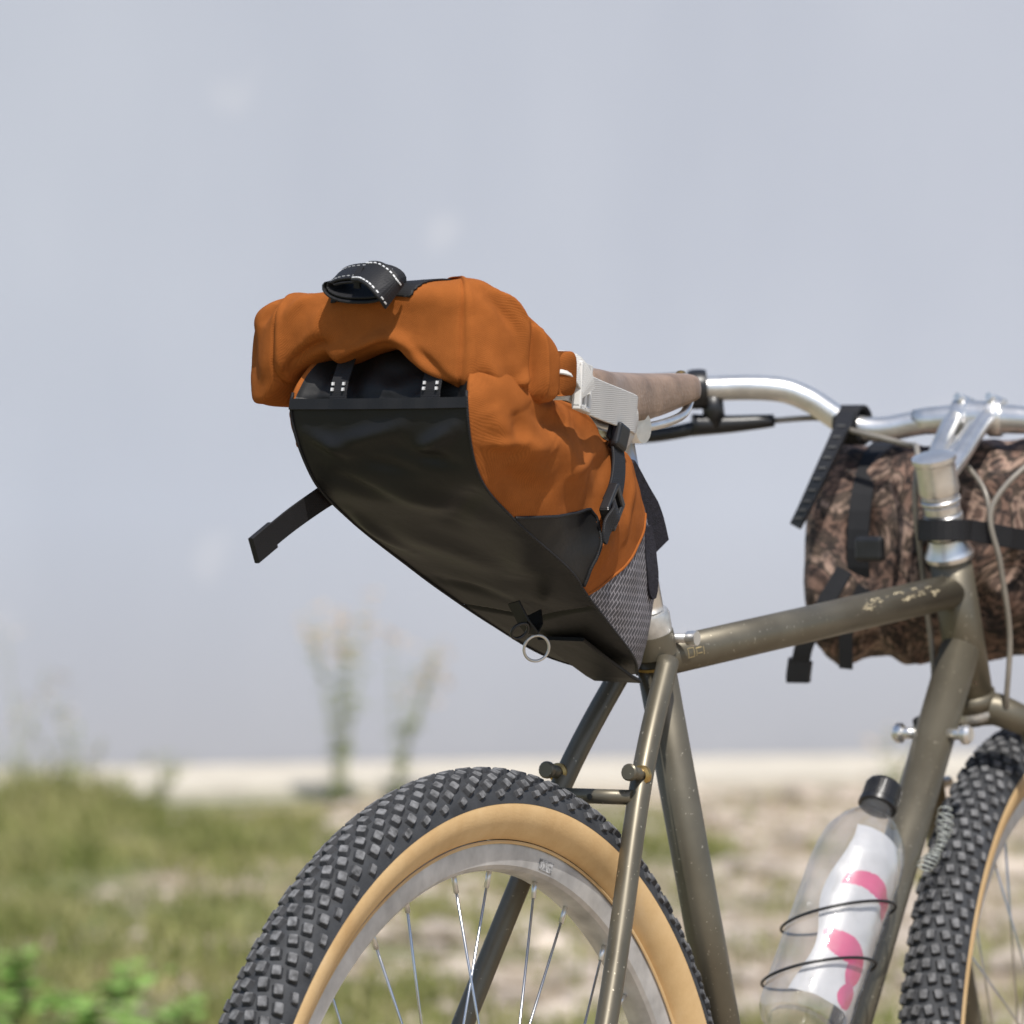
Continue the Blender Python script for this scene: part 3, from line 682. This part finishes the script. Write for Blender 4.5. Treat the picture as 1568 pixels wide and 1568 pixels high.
for i in range(n1+1):
    for j in range(n2+1):
        s=.060+.168*i/n1
        a=radians(a0+(a1+8*sin(s*60)-a0)*j/n2)
        r=.0368 if s>.085 else .0368-(.085-s)*.34
        d=side1*cos(a)+side2*sin(a); V.append(b0+bd_*s+d*(r-.0012+.0012*noise.noise(Vector((s*50,a*2.5,0)))))
def pink(s,a):
    u_=(a-22)/42; base=.104+.013*u_*u_-.004*u_
    if abs(u_)<1 and base-.001<s<base+.016*(1-.35*u_*u_) : return True
    if ((a+12)/12)**2+((s-.120)/.010)**2<1: return True
    u2=(a-40)/34
    if u2*u2+((s-.176)/.012)**2<1: return True
    if ((a-62)/14)**2+((s-.171)/.006)**2<1: return True
    if ((a-14)/16)**2+((s-.188)/.018)**2<1: return True
    if ((a-8)/16)**2+((s-.214)/.012)**2<1: return True
    return False
for i in range(n1):
    for j in range(n2):
        F.append((i*(n2+1)+j,i*(n2+1)+j+1,(i+1)*(n2+1)+j+1,(i+1)*(n2+1)+j))
        MI.append(1 if pink(.060+.168*(i+.5)/n1,a0+(a1-a0)*(j+.5)/n2) else 0)
obj('printed_label',V,F,[LABELW,PINK],wb_,midx=MI)
cage=empty('bottle_cage')
for s,ti,rr in((.135,.75,.0412),(.190,.70,.0412)):
    pts=[]
    for k in range(48):
        a=2*pi*k/48; d=side1*cos(a)+side2*sin(a); pts.append(b0+bd_*(s-ti*.038*cos(a+.9))+d*rr)
    tube('cage_wire_loop',pts,.0013,BLACKPL,cage,8,True)
tube('cage_spine',[b0+bd_*.10-side2*.0425,b0+bd_*.25-side2*.0425],.003,BLACKPL,cage,10)
pts=[]
c0=Vector((.694,-.020,.678)); cd=Vector((-.549,0,-.836)); ca_=Vector((.836,0,-.549))
for k in range(190):
    a=k*.42; t=k/190; pts.append(c0+cd*(k*.00034)+ca_*.010*sin(t*4)+ (ca_*cos(a)+Vector((0,-1,0))*sin(a))*(.0055+.002*sin(t*9))+Vector((.006,-.004,0)))
tube('coiled_cable',pts,.0006,M('clear_coil',(.45,.48,.45),.25,0,.05),bike,6)

# ------------------------------------------------------------ setting
ANG=radians(19); wd=Vector((cos(ANG),sin(ANG),0)); wn=Vector((sin(ANG),-cos(ANG),0))
def ground_mat():
    m,n,l,b=newmat('ground_soil_grass'); v=texco(n,l)
    a=noiseN(n,l,v,1.1,4,.65); a2=noiseN(n,l,v,9,5,.7)
    dirt=ramp(n,l,a2,[(.3,(.18,.135,.09)),(.5,(.35,.275,.195)),(.7,(.54,.45,.35))])
    gr=ramp(n,l,a2,[(.3,(.07,.09,.025)),(.55,(.16,.17,.06)),(.75,(.32,.29,.14))])
    sep=n.new('ShaderNodeSeparateXYZ'); l.new(v,sep.inputs[0])
    mr=n.new('ShaderNodeMapRange'); mr.inputs[1].default_value=-1.2; mr.inputs[2].default_value=.9; mr.inputs[3].default_value=.08; mr.inputs[4].default_value=-.13
    l.new(sep.outputs[0],mr.inputs[0]); ad=n.new('ShaderNodeMath'); ad.operation='ADD'; l.new(a,ad.inputs[0]); l.new(mr.outputs[0],ad.inputs[1])
    k=ramp(n,l,ad.outputs[0],[(.46,(0,0,0)),(.60,(1,1,1))])
    mx=n.new('ShaderNodeMix'); mx.data_type='RGBA'; l.new(k,mx.inputs[0]); l.new(dirt,mx.inputs[6]); l.new(gr,mx.inputs[7])
    l.new(mx.outputs[2],b.inputs['Base Color']); b.inputs['Roughness'].default_value=.95
    return m
obj('ground',[(-150,-60,0),(150,-60,0),(150,200,0),(-150,200,0)],[(0,1,2,3)],ground_mat(),smooth=False)
def wallmat():
    m,n,l,b=newmat('painted_wall'); v=texco(n,l)
    a=noiseN(n,l,texco(n,l,(1,1,.5)),.7,3,.55)
    c=ramp(n,l,a,[(.3,(.395,.430,.505)),(.7,(.455,.490,.560))])
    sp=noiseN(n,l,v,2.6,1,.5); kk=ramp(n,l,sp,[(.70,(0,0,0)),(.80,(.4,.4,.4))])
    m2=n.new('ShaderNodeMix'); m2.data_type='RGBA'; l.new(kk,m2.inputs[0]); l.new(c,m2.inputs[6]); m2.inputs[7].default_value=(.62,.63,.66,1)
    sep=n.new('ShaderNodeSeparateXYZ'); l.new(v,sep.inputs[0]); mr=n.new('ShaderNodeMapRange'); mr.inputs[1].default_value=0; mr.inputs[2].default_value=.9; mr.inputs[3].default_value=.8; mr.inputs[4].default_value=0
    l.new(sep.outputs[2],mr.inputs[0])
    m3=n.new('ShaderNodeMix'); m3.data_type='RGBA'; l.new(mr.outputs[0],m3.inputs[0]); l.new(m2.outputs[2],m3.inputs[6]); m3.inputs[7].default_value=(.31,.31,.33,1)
    l.new(m3.outputs[2],b.inputs['Base Color']); b.inputs['Roughness'].default_value=.8
    return m
def slab(name,c,along,depth,z0,z1,mat,bv=.01):
    c=Vector(c); v,f=boxgeo(c+Vector((0,0,(z0+z1)/2)),wd*along,wn*depth/2,Vector((0,0,(z1-z0)/2)))
    o=obj(name,v,f,mat,None,smooth=False); bevel(o,bv,2); return o
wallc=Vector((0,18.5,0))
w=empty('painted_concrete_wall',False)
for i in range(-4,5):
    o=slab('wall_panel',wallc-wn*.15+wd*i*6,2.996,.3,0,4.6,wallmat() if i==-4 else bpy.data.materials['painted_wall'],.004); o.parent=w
o=slab('wall_coping',wallc-wn*.15,27,.4,4.602,4.72,M('coping_concrete',(.42,.41,.39),.9),.01); o.parent=w
def concm():
    m,n,l,b=newmat('kerb_concrete'); v=texco(n,l)
    a=noiseN(n,l,v,6,4,.7); l.new(ramp(n,l,a,[(.3,(.44,.40,.33)),(.7,(.62,.57,.48))]),b.inputs['Base Color']); b.inputs['Roughness'].default_value=.9
    return m
slab('concrete_kerb',wallc+wn*.65,27,1.296,-.05,.050,concm(),.012)
def grass_mat(name,stops,sc=3.5):
    m,n,l,b=newmat(name); v=texco(n,l); a=noiseN(n,l,v,sc,2,.6); a2=noiseN(n,l,v,60,0,.6)
    mxx=n.new('ShaderNodeMix'); mxx.data_type='FLOAT'; mxx.inputs[0].default_value=.45; l.new(a,mxx.inputs[2]); l.new(a2,mxx.inputs[3])
    c=ramp(n,l,mxx.outputs[0],stops)
    df=n.new('ShaderNodeBsdfDiffuse'); l.new(c,df.inputs[0])
    tr=n.new('ShaderNodeBsdfTranslucent'); l.new(c,tr.inputs[0])
    ms=n.new('ShaderNodeMixShader'); ms.inputs[0].default_value=.3; out=n['Material Output']
    l.new(df.outputs[0],ms.inputs[1]); l.new(tr.outputs[0],ms.inputs[2]); l.new(ms.outputs[0],out.inputs[0]); n.remove(b)
    return m
def grass(name,N,xr,yr,hfun,dens,mat):
    X=rng.uniform(xr[0],xr[1],N*2);Y=rng.uniform(yr[0],yr[1],N*2)
    D=np.array([dens(x,y) for x,y in zip(X,Y)]); keep=rng.random(len(X))<D; X=X[keep][:N];Y=Y[keep][:N]; n=len(X)
    H=np.array([hfun(x,y) for x,y in zip(X,Y)])*rng.uniform(.5,1.3,n); A_=rng.uniform(0,2*pi,n); W=rng.uniform(.002,.0045,n)
    L_=rng.uniform(.2,.9,n)*H; B_=rng.uniform(0,2*pi,n)
    V=np.zeros((n,5,3)); ca,sa_=np.cos(A_)*W,np.sin(A_)*W; lx,ly=np.cos(B_)*L_,np.sin(B_)*L_
    V[:,0]=np.stack([X-ca,Y-sa_,np.zeros(n)],1);V[:,1]=np.stack([X+ca,Y+sa_,np.zeros(n)],1)
    V[:,2]=np.stack([X-ca*.8+lx*.3,Y-sa_*.8+ly*.3,H*.6],1);V[:,3]=np.stack([X+ca*.8+lx*.3,Y+sa_*.8+ly*.3,H*.6],1)
    V[:,4]=np.stack([X+lx,Y+ly,H],1)
    me=bpy.data.meshes.new(name); me.vertices.add(n*5); me.vertices.foreach_set('co',V.reshape(-1))
    b=np.arange(n)*5
    li=np.stack([b,b+1,b+3,b+2,b+2,b+3,b+4],1).reshape(-1)
    me.loops.add(len(li)); me.loops.foreach_set('vertex_index',li.astype(np.int32)); me.polygons.add(n*2)
    ls=np.stack([np.arange(n)*7,np.arange(n)*7+4],1).reshape(-1); me.polygons.foreach_set('loop_start',ls.astype(np.int32))
    me.update(calc_edges=True); me.validate(); me.materials.append(mat)
    o=bpy.data.objects.new(name,me); scene.collection.objects.link(o); return o
def kf(x): return 18.5-1.3/cos(ANG)+x*math.tan(ANG)
def dens(x,y):
    dk=kf(x)-y
    if dk<.02: return 0
    g=noise.noise(Vector((x*1.8,y*.8,0)))+.7*noise.noise(Vector((x*5,y*2.4,5)))
    k=.44-.42*max(-.2,min(1.2,(x+.6)/1.2))+g*1.3
    if x>-.9: k*=min(1,.08+dk*.7)
    return max(.02,min(1,k))
def hgt(x,y):
    dk=kf(x)-y; h=.032+.06*max(0,noise.noise(Vector((x*2.2,y*1.6,9)))+.3)
    if x<-1.02: h+=.10*max(0,1-abs(dk-.5))*min(1,(-1.02-x)*5)
    elif dk<1.3: h*=.28
    return h
gm=grass_mat('grass_blades',[(.30,(.10,.13,.035)),(.45,(.22,.25,.08)),(.55,(.37,.36,.15)),(.68,(.60,.52,.29))])
grass('grass',85000,(-3.0,3.0),(7.5,19.0),hgt,dens,gm)
grass('grass',12000,(-5,5),(1.5,8),lambda x,y:.05,lambda x,y:.6,gm)
V=[];F=[]
random.seed(8)
ico=[(0,0,1)]+[(cos(2*pi*k/6)*.9,sin(2*pi*k/6)*.9,.35) for k in range(6)]+[(cos(2*pi*k/6+.5),sin(2*pi*k/6+.5),-.4) for k in range(6)]
for i in range(1700):
    y=random.uniform(8,18); x=random.uniform(-.5,2.4) if random.random()<.85 else random.uniform(-3.5,3.5)
    if y>kf(x)-.05: continue
    r=random.uniform(.008,.03)*(2.2 if random.random()<.12 else 1); k=len(V)
    rot=random.uniform(0,6.28)
    for a,b,c in ico:
        f_=random.uniform(.75,1.15); V.append((x+r*f_*(a*cos(rot)-b*sin(rot))*1.3,y+r*f_*(a*sin(rot)+b*cos(rot)),r*.3+r*.55*c*f_))
    F+=[(k,k+1+j,k+1+(j+1)%6) for j in range(6)]
    for j in range(6): F+=[(k+1+j,k+7+j,k+1+(j+1)%6),(k+7+j,k+7+(j+1)%6,k+1+(j+1)%6)]
obj('gravel',V,F,M('pale_stone',(.46,.39,.32),.9,0,.45,6),None,smooth=False)
LEAFD=grass_mat('weed_leaf',[(.3,(.14,.20,.05)),(.5,(.28,.34,.10)),(.7,(.45,.46,.18))])
STEMM=M('weed_stem',(.30,.32,.14),.7,0,.2,20)
FLOW=M('pale_flower',(.75,.58,.36),.7,0,.2,30)
SEED=M('dry_seedhead',(.60,.54,.46),.8,0,.15,30)
LEAFB=grass_mat('broad_leaf',[(.3,(.12,.26,.05)),(.45,(.24,.43,.10)),(.55,(.36,.54,.17)),(.7,(.50,.64,.28))],14)
def leafgeo(p,d,up,L_,W_):
    d=Vector(d).normalized(); sdv=d.cross(Vector(up)).normalized(); n_=sdv.cross(d)
    V=[];prof=[(0,.05),(.2,.75),(.45,1),(.7,.75),(.9,.3),(1,0.02)]
    for t,w in prof:
        c=Vector(p)+d*L_*t-n_*L_*.25*t*t
        V+= [c-sdv*W_*w+n_*W_*.25*w, c, c+sdv*W_*w+n_*W_*.25*w]
    F=[]
    for i in range(5):
        F+=[(i*3,i*3+1,i*3+4,i*3+3),(i*3+1,i*3+2,i*3+5,i*3+4)]
    return V,F
def weed(name,base,h,nst,spread,leafL,nleaf,flowers,fmat,lmat=LEAFD,fr=.011,lw=.22):
    e=bpy.data.objects.new(name,None); scene.collection.objects.link(e); e.location=base
    S_=[];L_=[];Fl=[]
    for i in range(nst):
        a=random.uniform(0,2*pi); hh=h*random.uniform(.6,1); r=spread*random.uniform(.1,1)
        pts=cr([(random.uniform(-.02,.02),random.uniform(-.02,.02),0),(r*.3*cos(a),r*.3*sin(a),hh*.4),(r*.8*cos(a+.3),r*.8*sin(a+.3),hh*.75),(r*cos(a+.4),r*sin(a+.4),hh)],4)
        S_.append(tubegeo(pts,[.003,.0012],6))
        for k in range(nleaf):
            t=random.uniform(.05,.92); p=pts[int(t*(len(pts)-1))]; b=random.uniform(0,2*pi)
            L_.append(leafgeo(p,(cos(b),sin(b),random.uniform(-.1,.7)),(0,0,1),leafL*random.uniform(.5,1)*(1.15-t*.6),leafL*lw*random.uniform(.6,1.2)))
        for k in range(flowers):
            p=pts[-1]+Vector((random.gauss(0,.03),random.gauss(0,.03),random.uniform(-.12,.03)))
            for q in range(5):
                b=random.uniform(0,2*pi); Fl.append(leafgeo(p,(cos(b),sin(b),random.uniform(-.2,.8)),(0,0,1),fr*1.8,fr*.7))
    v,f=join_geo(S_);obj('stems',v,f,STEMM,e)
    if L_: v,f=join_geo(L_);obj('leaves',v,f,lmat,e)
    if Fl: v,f=join_geo(Fl);obj('flowers',v,f,fmat,e)
random.seed(21)
weed('flowering_weed',(-.52,16.75,0),.64,7,.20,.07,16,8,FLOW)
weed('flowering_weed',(-.36,16.9,0),.52,6,.14,.06,18,6,FLOW)
weed('dry_weed',(-1.47,16.3,0),.55,4,.22,.04,6,6,SEED)
weed('dry_weed',(-1.30,16.2,0),.36,6,.2,.05,10,3,SEED)
weed('flowering_weed',(1.20,17.35,0),.26,5,.12,.05,12,3,FLOW)
weed('flowering_weed',(-1.05,16.2,0),.20,6,.16,.05,14,1,SEED)
for bx,by,h in((-.86,9.7,.17),(-1.0,9.9,.15),(-.74,9.5,.11),(-.92,9.3,.13),(-.60,9.4,.08),(-1.12,9.5,.17),(-.70,9.9,.10)):
    weed('broadleaf_weed',(bx,by,0),h,6,.13,.075,6,0,FLOW,LEAFB,lw=.34)

# ------------------------------------------------------------ light, world, camera
sv=Vector((.10,-.50,.86)).normalized()
sun=bpy.data.lights.new('sun','SUN'); sun.energy=4.2; sun.angle=radians(.5); sun.color=(1,.96,.90)
so=bpy.data.objects.new('sun',sun); scene.collection.objects.link(so); so.rotation_euler=sv.to_track_quat('Z','Y').to_euler(); so.location=(0,0,10)
wld=bpy.data.worlds.new('World'); scene.world=wld; wld.use_nodes=True
n=wld.node_tree.nodes; l=wld.node_tree.links; sk=n.new('ShaderNodeTexSky'); sk.sky_type='NISHITA'; sk.sun_disc=False
sk.sun_elevation=math.asin(sv.z); sk.sun_rotation=math.atan2(sv.x,sv.y); sk.air_density=1; sk.dust_density=1.5
l.new(sk.outputs[0],n['Background'].inputs[0]); n['Background'].inputs[1].default_value=.13
cam=bpy.data.cameras.new('camera'); co=bpy.data.objects.new('camera',cam); scene.collection.objects.link(co); scene.camera=co
co.location=(0,0,.938); co.rotation_euler=(radians(90-.1637),0,0); cam.sensor_width=36; cam.lens=192.86; cam.clip_end=500; cam.clip_start=.05
cam.dof.use_dof=True; cam.dof.focus_distance=4.0; cam.dof.aperture_fstop=9.5
